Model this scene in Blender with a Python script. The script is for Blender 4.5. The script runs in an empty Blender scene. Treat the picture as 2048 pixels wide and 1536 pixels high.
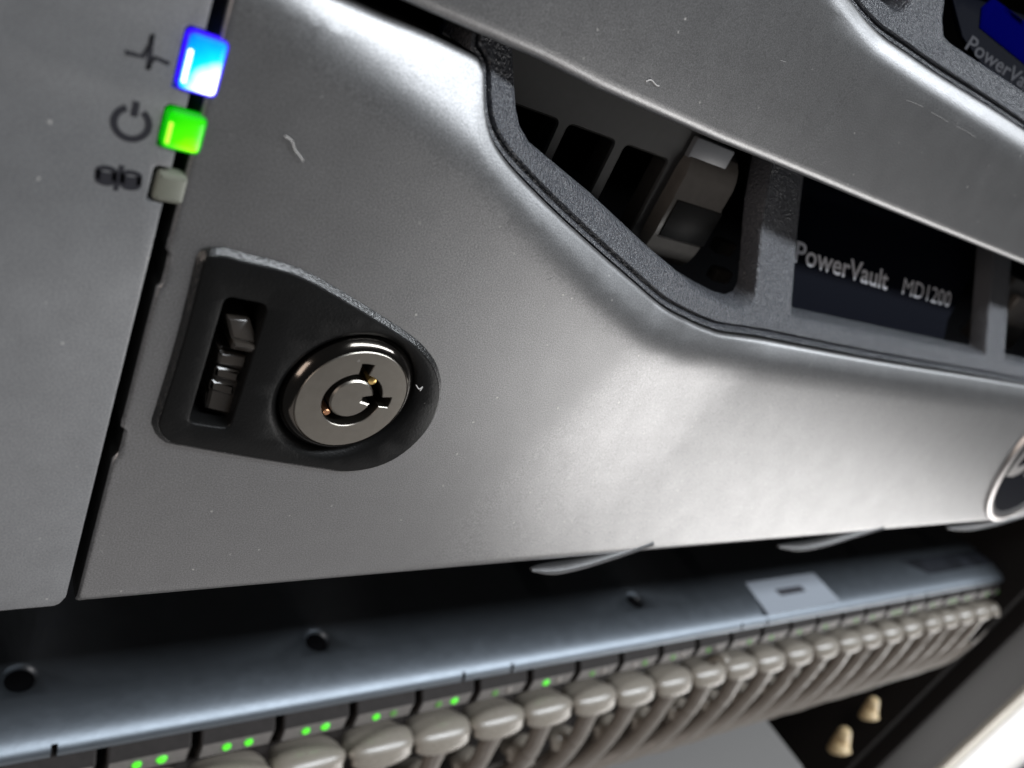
import bpy, bmesh, math, random
import numpy as np
from mathutils import Vector, Matrix
from mathutils.geometry import delaunay_2d_cdt

random.seed(7)
SC = bpy.context.scene
COL = SC.collection

# ---------------------------------------------------------------- camera
# World: X along the rack to the right, Y into the rack, Z up.  One unit = 0.65 cm.
F = 1600.0
M = np.array([[0.783865, 0.067935, 0.617203],
              [-0.465911, -0.59273, 0.656961],
              [0.410466, -0.802531, -0.432969]])
CAM = np.array([-4.56311117, -7.28037905, 5.24450164])
cd = bpy.data.cameras.new('camera')
cam = bpy.data.objects.new('camera', cd)
COL.objects.link(cam)
r, d, f = M[:, 0], M[:, 1], M[:, 2]
cam.matrix_world = Matrix(((r[0], -d[0], -f[0], CAM[0]), (r[1], -d[1], -f[1], CAM[1]),
                           (r[2], -d[2], -f[2], CAM[2]), (0, 0, 0, 1)))
cd.sensor_width = 36.0
cd.lens = 36.0 * F / 2048.0
cd.clip_start = 0.1
cd.clip_end = 2000
cd.dof.use_dof = True
cd.dof.focus_distance = 10.7
cd.dof.aperture_fstop = cd.lens * 1e-3 / (2 * 0.060)
SC.camera = cam

# ---------------------------------------------------------------- light
SC.view_settings.view_transform = 'Standard'
SC.view_settings.look = 'None'
SC.view_settings.exposure = 0.0
SC.view_settings.gamma = 1.0
w = bpy.data.worlds.new('World')
SC.world = w
w.use_nodes = True
bg = w.node_tree.nodes['Background']
bg.inputs[0].default_value = (0.92, 0.95, 1.0, 1)
bg.inputs[1].default_value = 0.06


def area(name, loc, target, sx, sy, power, col):
    l = bpy.data.lights.new(name, 'AREA')
    l.shape = 'RECTANGLE'
    l.size, l.size_y = sx, sy
    l.energy = power
    l.color = col
    o = bpy.data.objects.new(name, l)
    COL.objects.link(o)
    o.location = loc
    dirv = (Vector(target) - Vector(loc)).normalized()
    o.rotation_euler = dirv.to_track_quat('-Z', 'X').to_euler()
    return o


# ceiling strip running along the aisle, in front of and above the racks
lamp = area('ceiling_lamp', (150, -93, 150), (150, 0, 0), 300, 20, 600000, (0.90, 0.95, 1.0))
lamp.rotation_euler = (math.radians(32), 0, 0)
# bright floor further down the aisle on the right
area('aisle_floor_light', (104, -50, -48), (6, 0, 0), 46, 70, 44000, (1.0, 0.98, 0.96))
# pale floor in front of the racks
area('floor_bounce', (10, -60, -90), (0, 0, -2), 80, 150, 18000, (1.0, 0.96, 0.94))
# warm lamp of the room on the left
area('room_lamp', (-140, -60, 20), (0, 0, 0), 60, 40, 40000, (1.0, 0.86, 0.77))


# ---------------------------------------------------------------- materials
def mat(name, col, rough=0.5, metal=0.0, grain=None, gscale=60.0, var=0.0, vscale=6.0, spec=0.5, coat=0.0,
        dust=0.0, dscale=9.0, emit=None, estr=0.0, smudge=0.0, aniso=None, flake=0.0):
    m = bpy.data.materials.new(name)
    m.use_nodes = True
    nt = m.node_tree
    b = nt.nodes['Principled BSDF']
    b.inputs['Base Color'].default_value = (*col, 1)
    b.inputs['Roughness'].default_value = rough
    b.inputs['Metallic'].default_value = metal
    b.inputs['Specular IOR Level'].default_value = spec
    b.inputs['Coat Weight'].default_value = coat
    tc = nt.nodes.new('ShaderNodeTexCoord')
    L = nt.links.new
    colsock = None

    def noise(scale, detail=3, rough_=0.55, vec=None):
        n = nt.nodes.new('ShaderNodeTexNoise')
        n.inputs['Scale'].default_value = scale
        n.inputs['Detail'].default_value = detail
        n.inputs['Roughness'].default_value = rough_
        L(vec or tc.outputs['Object'], n.inputs['Vector'])
        return n

    def maprange(sock, a, b_, c, d_):
        n = nt.nodes.new('ShaderNodeMapRange')
        n.inputs[1].default_value = a
        n.inputs[2].default_value = b_
        n.inputs[3].default_value = c
        n.inputs[4].default_value = d_
        L(sock, n.inputs[0])
        return n.outputs[0]

    def mix(fac, a, b_, mode='MIX'):
        n = nt.nodes.new('ShaderNodeMix')
        n.data_type = 'RGBA'
        n.blend_type = mode
        for s, v in ((n.inputs[0], fac), (n.inputs[6], a), (n.inputs[7], b_)):
            if isinstance(v, (int, float)):
                s.default_value = v
            elif isinstance(v, tuple):
                s.default_value = (*v, 1) if len(v) == 3 else v
            else:
                L(v, s)
        return n.outputs[2]

    if var > 0:
        n = noise(vscale, 4)
        fac = maprange(n.outputs['Fac'], 0.3, 0.7, 0.0, 1.0)
        colsock = mix(fac, tuple(c * (1 - var) for c in col), tuple(min(1, c * (1 + var)) for c in col))
    if flake > 0:
        n = noise(55, 1, 0.5)
        fac = maprange(n.outputs['Fac'], 0.3, 0.7, 1 - flake, 1 + flake)
        cmb = nt.nodes.new('ShaderNodeCombineColor')
        for i in range(3):
            L(fac, cmb.inputs[i])
        colsock = mix(1.0, colsock or tuple(col), cmb.outputs[0], 'MULTIPLY')
    rsock = None
    if smudge > 0:
        n = noise(1.6, 6, 0.7)
        rsock = maprange(n.outputs['Fac'], 0.3, 0.7, rough - smudge, rough + smudge)
    if dust > 0:
        v = nt.nodes.new('ShaderNodeTexVoronoi')
        v.inputs['Scale'].default_value = dscale
        v.inputs['Randomness'].default_value = 1.0
        n2 = noise(40, 2)
        vm = nt.nodes.new('ShaderNodeVectorMath')
        vm.operation = 'MULTIPLY_ADD'
        L(n2.outputs['Color'], vm.inputs[0])
        vm.inputs[1].default_value = (0.05, 0.05, 0.05)
        L(tc.outputs['Object'], vm.inputs[2])
        L(vm.outputs[0], v.inputs['Vector'])
        spot = maprange(v.outputs['Distance'], 0.03, 0.10, 1.0, 0.0)
        sep = nt.nodes.new('ShaderNodeSeparateColor')
        L(v.outputs['Color'], sep.inputs[0])
        pick = maprange(sep.outputs[0], 1 - dust, 1 - dust + 0.12, 0.0, 0.9)
        mul = nt.nodes.new('ShaderNodeMath')
        mul.operation = 'MULTIPLY'
        L(spot, mul.inputs[0])
        L(pick, mul.inputs[1])
        colsock = mix(mul.outputs[0], colsock or tuple(col), (0.62, 0.6, 0.57))
        mm = nt.nodes.new('ShaderNodeMath')
        mm.operation = 'SUBTRACT'
        mm.inputs[0].default_value = 1.0
        L(mul.outputs[0], mm.inputs[1])
        m2 = nt.nodes.new('ShaderNodeMath')
        m2.operation = 'MULTIPLY'
        m2.inputs[0].default_value = metal
        L(mm.outputs[0], m2.inputs[1])
        L(m2.outputs[0], b.inputs['Metallic'])
    if colsock is not None:
        L(colsock, b.inputs['Base Color'])
    if rsock is not None:
        L(rsock, b.inputs['Roughness'])
    if grain:
        n = noise(gscale, 2, 0.6)
        bp = nt.nodes.new('ShaderNodeBump')
        bp.inputs['Strength'].default_value = 1.0
        bp.inputs['Distance'].default_value = grain
        L(n.outputs['Fac'], bp.inputs['Height'])
        L(bp.outputs[0], b.inputs['Normal'])
    if emit:
        b.inputs['Emission Color'].default_value = (*emit, 1)
        b.inputs['Emission Strength'].default_value = estr
    return m


SILVER = mat('silver_paint', (0.30, 0.299, 0.302), 0.40, 0.88, grain=0.0016, gscale=38, var=0.03, vscale=3.0,
             dust=0.32, dscale=5.0, flake=0.22, smudge=0.018)
EARP = mat('ear_paint', (0.33, 0.335, 0.345), 0.46, 0.70, grain=0.0016, gscale=40, var=0.06, vscale=3.0,
           dust=0.30, dscale=5.0, flake=0.18, smudge=0.018)
BLACK = mat('black_textured_plastic', (0.008, 0.008, 0.008), 0.38, 0.0, grain=0.004, gscale=34, spec=0.14,
            dust=0.08, dscale=6.0)
EDGEPL = mat('black_edge_plastic', (0.012, 0.012, 0.012), 0.24, 0.0, grain=0.012, gscale=30, spec=1.0)
FRAME = mat('black_grained_plastic', (0.075, 0.079, 0.092), 0.26, 0.0, grain=0.052, gscale=24, spec=1.0,
            dust=0.06, dscale=5.0)
GLOSS = mat('black_gloss_plastic', (0.045, 0.038, 0.032), 0.22, 0.0, spec=0.8, grain=0.002, gscale=12, dust=0.08, dscale=9)
DARKMETAL = mat('dark_chrome', (0.10, 0.09, 0.08), 0.14, 1.0, smudge=0.04, dust=0.05, dscale=8)
LOCKFACE = mat('brushed_lock_steel', (0.31, 0.288, 0.255), 0.33, 1.0, var=0.05, vscale=9, dust=0.07, dscale=5)
EDGE = mat('unpainted_moulding_edge', (0.02, 0.019, 0.018), 0.6, spec=0.2)
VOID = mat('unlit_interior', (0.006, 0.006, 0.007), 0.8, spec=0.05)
GOLD = mat('brass', (0.80, 0.55, 0.20), 0.3, 0.9)
COPPER = mat('copper', (0.65, 0.33, 0.18), 0.35, 0.9)
CARRIER = mat('carrier_plastic', (0.045, 0.043, 0.041), 0.42, 0.0, var=0.1, spec=0.5)
CARRIERGREY = mat('carrier_handle_plastic', (0.14, 0.128, 0.115), 0.28, 0.0, var=0.08)
LABELBLK = mat('name_plate_black', (0.0035, 0.0045, 0.009), 0.5, 0.0, spec=0.01)
WHITEPRINT = mat('white_print', (0.88, 0.89, 0.95), 0.5)
DARKPRINT = mat('dark_print', (0.018, 0.018, 0.025), 0.6)
BLUEPLATE = mat('blue_plate', (0.0008, 0.0012, 0.075), 0.6, spec=0.0)
GREYPRINT = mat('grey_print', (0.07, 0.07, 0.08), 0.6, spec=0.05)
BADGERING = mat('badge_chrome', (0.55, 0.53, 0.52), 0.36, 1.0)
STEEL = mat('galvanised_steel', (0.215, 0.243, 0.275), 0.43, 0.85, var=0.03, vscale=1.5, smudge=0.035, grain=0.003, gscale=5)
PAPER = mat('sticker_paper', (0.42, 0.46, 0.52), 0.6)
PORT = mat('port_dark_plastic', (0.03, 0.026, 0.025), 0.5, var=0.15, spec=0.3)
PORTFACE = mat('port_grey_plastic', (0.20, 0.185, 0.175), 0.5, var=0.12)
BOOT = mat('boot_grey_rubber', (0.32, 0.285, 0.24), 0.30, 0.0, spec=1.0, var=0.05, smudge=0.05)
CORD = mat('cord_grey_pvc', (0.28, 0.25, 0.22), 0.34, 0.0, spec=0.5, var=0.06)
POST = mat('post_dark_steel', (0.016, 0.0145, 0.014), 0.6, 0.0, var=0.1, spec=0.03)
WHITEPANEL = mat('white_powder_coat', (0.85, 0.84, 0.82), 0.5)
BEIGE = mat('beige_trim', (0.62, 0.57, 0.48), 0.5)
TAN = mat('tan_plug', (0.78, 0.60, 0.34), 0.4)
GREYDEV = mat('grey_device_paint', (0.20, 0.195, 0.19), 0.55, 0.0, spec=0.3)
LINT = mat('white_lint', (0.7, 0.68, 0.66), 0.8)
GREYLED = mat('unlit_light_pipe', (0.21, 0.215, 0.175), 0.4, var=0.05)


def led_mat(name, edge, mid, hot, strength, hotpos, hotr):
    m = bpy.data.materials.new(name)
    m.use_nodes = True
    nt = m.node_tree
    b = nt.nodes['Principled BSDF']
    L = nt.links.new
    b.inputs['Base Color'].default_value = (*[c * 0.3 for c in mid], 1)
    b.inputs['Roughness'].default_value = 0.25
    tc = nt.nodes.new('ShaderNodeTexCoord')
    vm = nt.nodes.new('ShaderNodeVectorMath')
    vm.operation = 'DISTANCE'
    L(tc.outputs['Object'], vm.inputs[0])
    vm.inputs[1].default_value = hotpos
    nz = nt.nodes.new('ShaderNodeTexNoise')
    nz.inputs['Scale'].default_value = 5
    L(tc.outputs['Object'], nz.inputs['Vector'])
    ad = nt.nodes.new('ShaderNodeMath')
    ad.operation = 'MULTIPLY_ADD'
    L(nz.outputs['Fac'], ad.inputs[0])
    ad.inputs[1].default_value = 0.12
    L(vm.outputs['Value'], ad.inputs[2])
    rp = nt.nodes.new('ShaderNodeValToRGB')
    e = rp.color_ramp.elements
    e[0].position = hotr
    e[0].color = (*hot, 1)
    e[1].position = hotr + 0.14
    e[1].color = (*mid, 1)
    e2 = rp.color_ramp.elements.new(min(0.98, hotr + 0.36))
    e2.color = (*edge, 1)
    L(ad.outputs[0], rp.inputs[0])
    L(rp.outputs[0], b.inputs['Emission Color'])
    b.inputs['Emission Strength'].default_value = strength
    return m


# ---------------------------------------------------------------- helpers
def setp(o, label=None, cat=None, group=None, kind=None):
    if label: o['label'] = label
    if cat: o['category'] = cat
    if group: o['group'] = group
    if kind: o['kind'] = kind
    return o


def empty(name, loc, label, cat, group=None):
    o = bpy.data.objects.new(name, None)
    o.empty_display_size = 0.3
    COL.objects.link(o)
    o.location = loc
    return setp(o, label, cat, group)


def link(name, me, m, parent=None):
    o = bpy.data.objects.new(name, me)
    COL.objects.link(o)
    if m is not None and not me.materials:
        me.materials.append(m)
    if parent is not None:
        p, off = parent, Vector((0, 0, 0))
        while p is not None:
            off += Vector(p.location)
            p = p.parent
        o.parent = parent
        if off.length > 0:                      # mesh data are in world coordinates
            me.transform(Matrix.Translation(-off))
    return o


def obj(name, V, Fc, m, parent=None, smooth=True, sharp=35.0, normals=None):
    me = bpy.data.meshes.new(name)
    me.from_pydata([tuple(v) for v in V], [], Fc)
    bm = bmesh.new()
    bm.from_mesh(me)
    if normals is None:
        bmesh.ops.remove_doubles(bm, verts=bm.verts, dist=1e-5)
    bmesh.ops.recalc_face_normals(bm, faces=bm.faces)
    bm.to_mesh(me)
    bm.free()
    if smooth:
        me.polygons.foreach_set('use_smooth', [True] * len(me.polygons))
        if normals is None:
            me.set_sharp_from_angle(angle=math.radians(sharp))
        else:
            me.normals_split_custom_set_from_vertices(normals)
    me.update()
    return link(name, me, m, parent)


def ray(px, py):
    return M @ np.array([(px - 1024) / F, (py - 768) / F, 1.0])


def P(px, py, x=None, y=None, z=None):
    dd = ray(px, py)
    if y is not None: t = (y - CAM[1]) / dd[1]
    elif z is not None: t = (z - CAM[2]) / dd[2]
    else: t = (x - CAM[0]) / dd[0]
    return CAM + t * dd


def march(px, py, yf, off=0.0):
    dd = ray(px, py)
    g = lambda t: (CAM[1] + t * dd[1]) - yf(CAM[0] + t * dd[0], CAM[2] + t * dd[2]) - off
    t0 = (-3 - CAM[1]) / dd[1]
    t1 = t0
    step = 0.05 / dd[1]
    for i in range(260):
        t1 = t0 + step
        if g(t1) > 0: break
        t0 = t1
    for i in range(30):
        tm = (t0 + t1) / 2
        if g(tm) > 0: t1 = tm
        else: t0 = tm
    return CAM + t1 * dd


def xz(p): return (float(p[0]), float(p[2]))


def area2(lp):
    return 0.5 * sum(lp[i][0] * lp[(i + 1) % len(lp)][1] - lp[(i + 1) % len(lp)][0] * lp[i][1] for i in range(len(lp)))


def ccw(lp): return lp if area2(lp) > 0 else lp[::-1]


def smooth_poly(pts, closed=True, step=0.08, corner=None):
    """Catmull-Rom through pts, resampled at about step."""
    n = len(pts)
    out = []
    rng = range(n if closed else n - 1)
    for i in rng:
        p1, p2 = np.array(pts[i]), np.array(pts[(i + 1) % n])
        p0 = np.array(pts[i - 1]) if (closed or i > 0) else 2 * p1 - p2
        p3 = np.array(pts[(i + 2) % n]) if (closed or i + 2 < n) else 2 * p2 - p1
        k = max(1, int(np.linalg.norm(p2 - p1) / step))
        for j in range(k):
            t = j / k
            q = 0.5 * ((2 * p1) + (-p0 + p2) * t + (2 * p0 - 5 * p1 + 4 * p2 - p3) * t * t + (-p0 + 3 * p1 - 3 * p2 + p3) * t ** 3)
            out.append((float(q[0]), float(q[1])))
    if not closed: out.append(tuple(map(float, pts[-1])))
    return out


def round_poly(pts, rad, seg=5):
    """Closed polygon with rounded corners; rad a number or a list."""
    n = len(pts)
    out = []
    for i in range(n):
        a, b, c = np.array(pts[i - 1], float), np.array(pts[i], float), np.array(pts[(i + 1) % n], float)
        rr = rad[i] if isinstance(rad, (list, tuple)) else rad
        u, v = a - b, c - b
        lu, lv = np.linalg.norm(u), np.linalg.norm(v)
        k = min(rr, lu * 0.45, lv * 0.45)
        if k < 1e-4:
            out.append(tuple(b))
            continue
        s, e = b + u / lu * k, b + v / lv * k
        for j in range(seg + 1):
            t = j / seg
            q = (1 - t) ** 2 * s + 2 * t * (1 - t) * b + t * t * e
            out.append((float(q[0]), float(q[1])))
    return out


def densify(lp, step):
    out = []
    n = len(lp)
    for i in range(n):
        a, b = np.array(lp[i]), np.array(lp[(i + 1) % n])
        k = max(1, int(np.linalg.norm(b - a) / step))
        for j in range(k):
            q = a + (b - a) * j / k
            out.append((float(q[0]), float(q[1])))
    return out


def offset(lp, dist):
    """Offset a ccw loop inward by dist."""
    n = len(lp)
    out = []
    for i in range(n):
        a, b, c = np.array(lp[i - 1]), np.array(lp[i]), np.array(lp[(i + 1) % n])
        u, v = b - a, c - b
        u = u / (np.linalg.norm(u) + 1e-9)
        v = v / (np.linalg.norm(v) + 1e-9)
        n1, n2 = np.array((-u[1], u[0])), np.array((-v[1], v[0]))
        mm = n1 + n2
        mm = mm / (np.linalg.norm(mm) + 1e-9)
        k = max(0.5, float(mm @ n1))
        q = b + mm * dist / k
        out.append((float(q[0]), float(q[1])))
    return out


def inside_np(pts, lp):
    x, y = pts[:, 0], pts[:, 1]
    res = np.zeros(len(pts), bool)
    n = len(lp)
    for i in range(n):
        x1, y1 = lp[i]
        x2, y2 = lp[(i + 1) % n]
        if y1 == y2: continue
        c = ((y1 > y) != (y2 > y)) & (x < (x2 - x1) * (y - y1) / (y2 - y1) + x1)
        res ^= c
    return res


def cdt(loops, extra=()):
    """Triangulate: first loop is the outside, the others are holes.  -> verts2d, tris, and index map of loop verts"""
    V, E = [], []
    for lp in loops:
        o = len(V)
        V += [Vector(p) for p in lp]
        E += [(o + i, o + (i + 1) % len(lp)) for i in range(len(lp))]
    V += [Vector(p) for p in extra]
    ov, oe, of, *_ = delaunay_2d_cdt(V, E, [], 0, 1e-6)
    pts = np.array([(v.x, v.y) for v in ov])
    tri = np.array([t for t in of if len(t) == 3])
    cen = pts[tri].mean(axis=1)
    keep = inside_np(cen, loops[0])
    for h in loops[1:]: keep &= ~inside_np(cen, h)
    return pts, tri[keep]


def plate(name, outer, prof, holes, yf, m, parent, extra=None, sharp=35.0, grid=None):
    """Slab facing -Y. outer: loop (x,z); prof: [(inset, dy), ...] from the back edge to the front face.
    holes: [(loop, [(grow, dy), ...])] from the front face backwards."""
    if not callable(yf):
        c = yf
        yf = lambda x, z: c
    outer = ccw(outer)
    V, Fc = [], []

    def add_loop(lp, dy):
        o = len(V)
        V.extend((p[0], yf(p[0], p[1]) + dy, p[1]) for p in lp)
        return list(range(o, o + len(lp)))

    prev = None
    for ins, dy in prof:
        lp = offset(outer, ins) if ins else outer
        ids = add_loop(lp, dy)
        if prev:
            n = len(ids)
            Fc += [(prev[i], prev[(i + 1) % n], ids[(i + 1) % n], ids[i]) for i in range(n)]
        prev = ids
    front, fdy = lp, prof[-1][1]
    hl = []
    for hloop, hprof in holes:
        hloop = ccw(hloop)
        prev = None
        for gi, (gr, dy) in enumerate(hprof):
            l2 = offset(hloop, -gr) if gr else hloop
            if gi == 0: hl.append(l2)
            ids = add_loop(l2, dy)
            if prev:
                n = len(ids)
                Fc += [(prev[i], prev[(i + 1) % n], ids[(i + 1) % n], ids[i]) for i in range(n)]
            prev = ids
    ex = []
    if grid:
        xs = [p[0] for p in front]
        zs = [p[1] for p in front]
        gp = np.array([(x, z) for x in np.arange(min(xs) + grid / 2, max(xs), grid) for z in np.arange(min(zs) + grid / 2, max(zs), grid)])
        k = inside_np(gp, front)
        for h in hl: k &= ~inside_np(gp, h)
        ex = [tuple(p) for p in gp[k]]
    pts, tri = cdt([front] + hl, ex)
    o = len(V)
    V.extend((p[0], yf(p[0], p[1]) + fdy, p[1]) for p in pts)
    Fc += [tuple(int(o + i) for i in t) for t in tri]
    return obj(name, V, Fc, m, parent, sharp=sharp)


def box(name, x0, x1, y0, y1, z0, z1, m, parent=None, bev=0.0):
    me = bpy.data.meshes.new(name)
    bm = bmesh.new()
    bmesh.ops.create_cube(bm, size=1)
    for v in bm.verts:
        v.co = ((x0 + x1) / 2 + v.co.x * (x1 - x0), (y0 + y1) / 2 + v.co.y * (y1 - y0), (z0 + z1) / 2 + v.co.z * (z1 - z0))
    if bev: bmesh.ops.bevel(bm, geom=list(bm.edges), offset=bev, segments=2, affect='EDGES', profile=0.5)
    bm.to_mesh(me)
    bm.free()
    me.polygons.foreach_set('use_smooth', [True] * len(me.polygons))
    me.set_sharp_from_angle(angle=math.radians(30))
    return link(name, me, m, parent)


def tube_geo(path, rads, seg=10, up=(0, 0, 1), cap=True):
    """path: points; rads: number, or list of (side, up) radii."""
    pts = [np.array(p, float) for p in path]
    V, Fc = [], []
    n = len(pts)
    upv = np.array(up, float)
    for i in range(n):
        t = pts[min(i + 1, n - 1)] - pts[max(i - 1, 0)]
        t = t / (np.linalg.norm(t) + 1e-9)
        s = np.cross(t, upv)
        if np.linalg.norm(s) < 1e-3: s = np.cross(t, np.array((0, 1, 0)))
        s /= np.linalg.norm(s)
        u = np.cross(s, t)
        rr = rads[i] if isinstance(rads, list) else rads
        if not isinstance(rr, tuple): rr = (rr, rr)
        for k in range(seg):
            a = 2 * math.pi * k / seg
            V.append(pts[i] + s * math.cos(a) * rr[0] + u * math.sin(a) * rr[1])
    for i in range(n - 1):
        for k in range(seg):
            Fc.append((i * seg + k, i * seg + (k + 1) % seg, (i + 1) * seg + (k + 1) % seg, (i + 1) * seg + k))
    if cap:
        Fc.append(tuple(range(seg)))
        Fc.append(tuple(range((n - 1) * seg, n * seg)))
    return V, Fc


def spline3(pts, per=6):
    pts = [np.array(p, float) for p in pts]
    n = len(pts)
    out = []
    for i in range(n - 1):
        p1, p2 = pts[i], pts[i + 1]
        p0 = pts[i - 1] if i else 2 * p1 - p2
        p3 = pts[i + 2] if i + 2 < n else 2 * p2 - p1
        for j in range(per):
            t = j / per
            out.append(0.5 * ((2 * p1) + (-p0 + p2) * t + (2 * p0 - 5 * p1 + 4 * p2 - p3) * t * t + (-p0 + 3 * p1 - 3 * p2 + p3) * t ** 3))
    out.append(pts[-1])
    return out


def lathe(name, cx, cz, y0, prof, m, parent, seg=64, close=False, tilt=None):
    """prof: [(radius, dy)] turned about an axis along Y through (cx, cz)."""
    V, Fc = [], []
    for rr, dy in prof:
        for k in range(seg):
            a = 2 * math.pi * k / seg
            V.append((cx + rr * math.cos(a), y0 + dy, cz + rr * math.sin(a)))
    n = len(prof)
    for i in range(n - 1):
        for k in range(seg):
            Fc.append((i * seg + k, i * seg + (k + 1) % seg, (i + 1) * seg + (k + 1) % seg, (i + 1) * seg + k))
    if close: Fc.append(tuple(range((n - 1) * seg, n * seg)))
    if tilt is not None:
        V = [tilt(v) for v in V]
    return obj(name, V, Fc, m, parent, sharp=40)


def ribbon(strokes, wdt, yf, th=0.006, closed=()):
    """Flat printed strokes on a surface facing -Y; strokes: lists of (x,z)."""
    V, Fc = [], []
    for si, st in enumerate(strokes):
        n = len(st)
        cl = si in closed
        base = len(V)
        for i in range(n):
            a = np.array(st[(i - 1) % n] if (cl or i) else st[i])
            c = np.array(st[(i + 1) % n] if (cl or i < n - 1) else st[i])
            t = c - a
            t = t / (np.linalg.norm(t) + 1e-9)
            nn = np.array((-t[1], t[0])) * wdt / 2
            p = np.array(st[i])
            for q in (p + nn, p - nn):
                V.append((q[0], yf(q[0], q[1]) - th, q[1]))
        for i in range(n if cl else n - 1):
            j = (i + 1) % n
            Fc.append((base + 2 * i, base + 2 * i + 1, base + 2 * j + 1, base + 2 * j))
    return V, Fc


def text_geo(s, bold=0.0, res=3):
    cu = bpy.data.curves.new('lettering', 'FONT')
    cu.body = s
    cu.offset = bold
    cu.resolution_u = res
    to = bpy.data.objects.new('lettering', cu)
    COL.objects.link(to)
    dg = bpy.context.evaluated_depsgraph_get()
    me = bpy.data.meshes.new_from_object(to.evaluated_get(dg))
    V = [(v.co.x, v.co.y) for v in me.vertices]
    Fc = [tuple(p.vertices) for p in me.polygons]
    bpy.data.objects.remove(to)
    bpy.data.curves.remove(cu)
    bpy.data.meshes.remove(me)
    return V, Fc


def sstep(t):
    t = min(1.0, max(0.0, t))
    return t * t * (3 - 2 * t)


def splus(t, s):
    t = t / s
    return s * (t if t > 20 else math.log1p(math.exp(t)))


def interp(tab, x):
    if x <= tab[0][0]: return tab[0][1] + (x - tab[0][0]) * (tab[1][1] - tab[0][1]) / (tab[1][0] - tab[0][0])
    for (a, b), (c, d_) in zip(tab, tab[1:]):
        if x <= c: return b + (x - a) * (d_ - b) / (c - a)
    return tab[-1][1]


# ---------------------------------------------------------------- surfaces of the bezel
CREASE = [(-2.15, 4.10), (-1.38, 3.84), (-0.62, 3.62), (0.23, 3.32), (1.22, 2.80), (2.98, 1.98), (4.4, 1.42), (5.4, 1.20), (7.0, 1.14), (9.0, 1.14)]
TS = 0.60


def y_low(x, z):
    """Front of the lower shell: flat lock panel, leaning lower bar, facet sloping in to the opening."""
    t = TS * splus(z - interp(CREASE, x), 0.10)
    u = (x - 1.6 - 0.55 * (z + 3.25)) / 4.0
    return t + 0.08 * (z + 3.25) * sstep(u)


YB = 0.85                                    # front of the crossbar
ZB = float((P(2048, 528, y=YB)[2] + P(1200, 190, y=YB)[2]) / 2)                                   # its lower edge


RIM_PX = [(690, 0), (770, 34), (850, 65), (915, 95), (958, 118), (971, 141), (972, 175), (974, 225), (985, 275), (1013, 322), (1057, 371),
          (1122, 435), (1202, 508), (1263, 561), (1324, 613), (1364, 637), (1416, 660), (1465, 672), (1609, 696), (1779, 727), (1948, 754), (2048, 771)]
RIM = [xz(march(px, py, y_low)) for px, py in RIM_PX]
zr = RIM[-1][1]
RIM = [(-2.53, RIM[0][1] + 0.02)] + RIM + [(40.0, zr), (64.0, zr)]
RIM = smooth_poly(RIM[:-2], closed=False, step=0.10) + RIM[-2:]


def fil(dist, rad):
    if dist >= rad: return 0.0
    q = rad - max(dist, 0.0)
    return rad - math.sqrt(max(rad * rad - q * q, 0.0))


def seg_dist(pts, line):
    """distance of many points to an open polyline"""
    dm = np.full(len(pts), 1e9)
    for (a, b) in zip(line, line[1:]):
        a, b = np.array(a), np.array(b)
        ab = b - a
        t = np.clip(((pts - a) @ ab) / (ab @ ab + 1e-12), 0, 1)
        dm = np.minimum(dm, np.linalg.norm(pts - (a + t[:, None] * ab), axis=1))
    return dm


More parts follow.
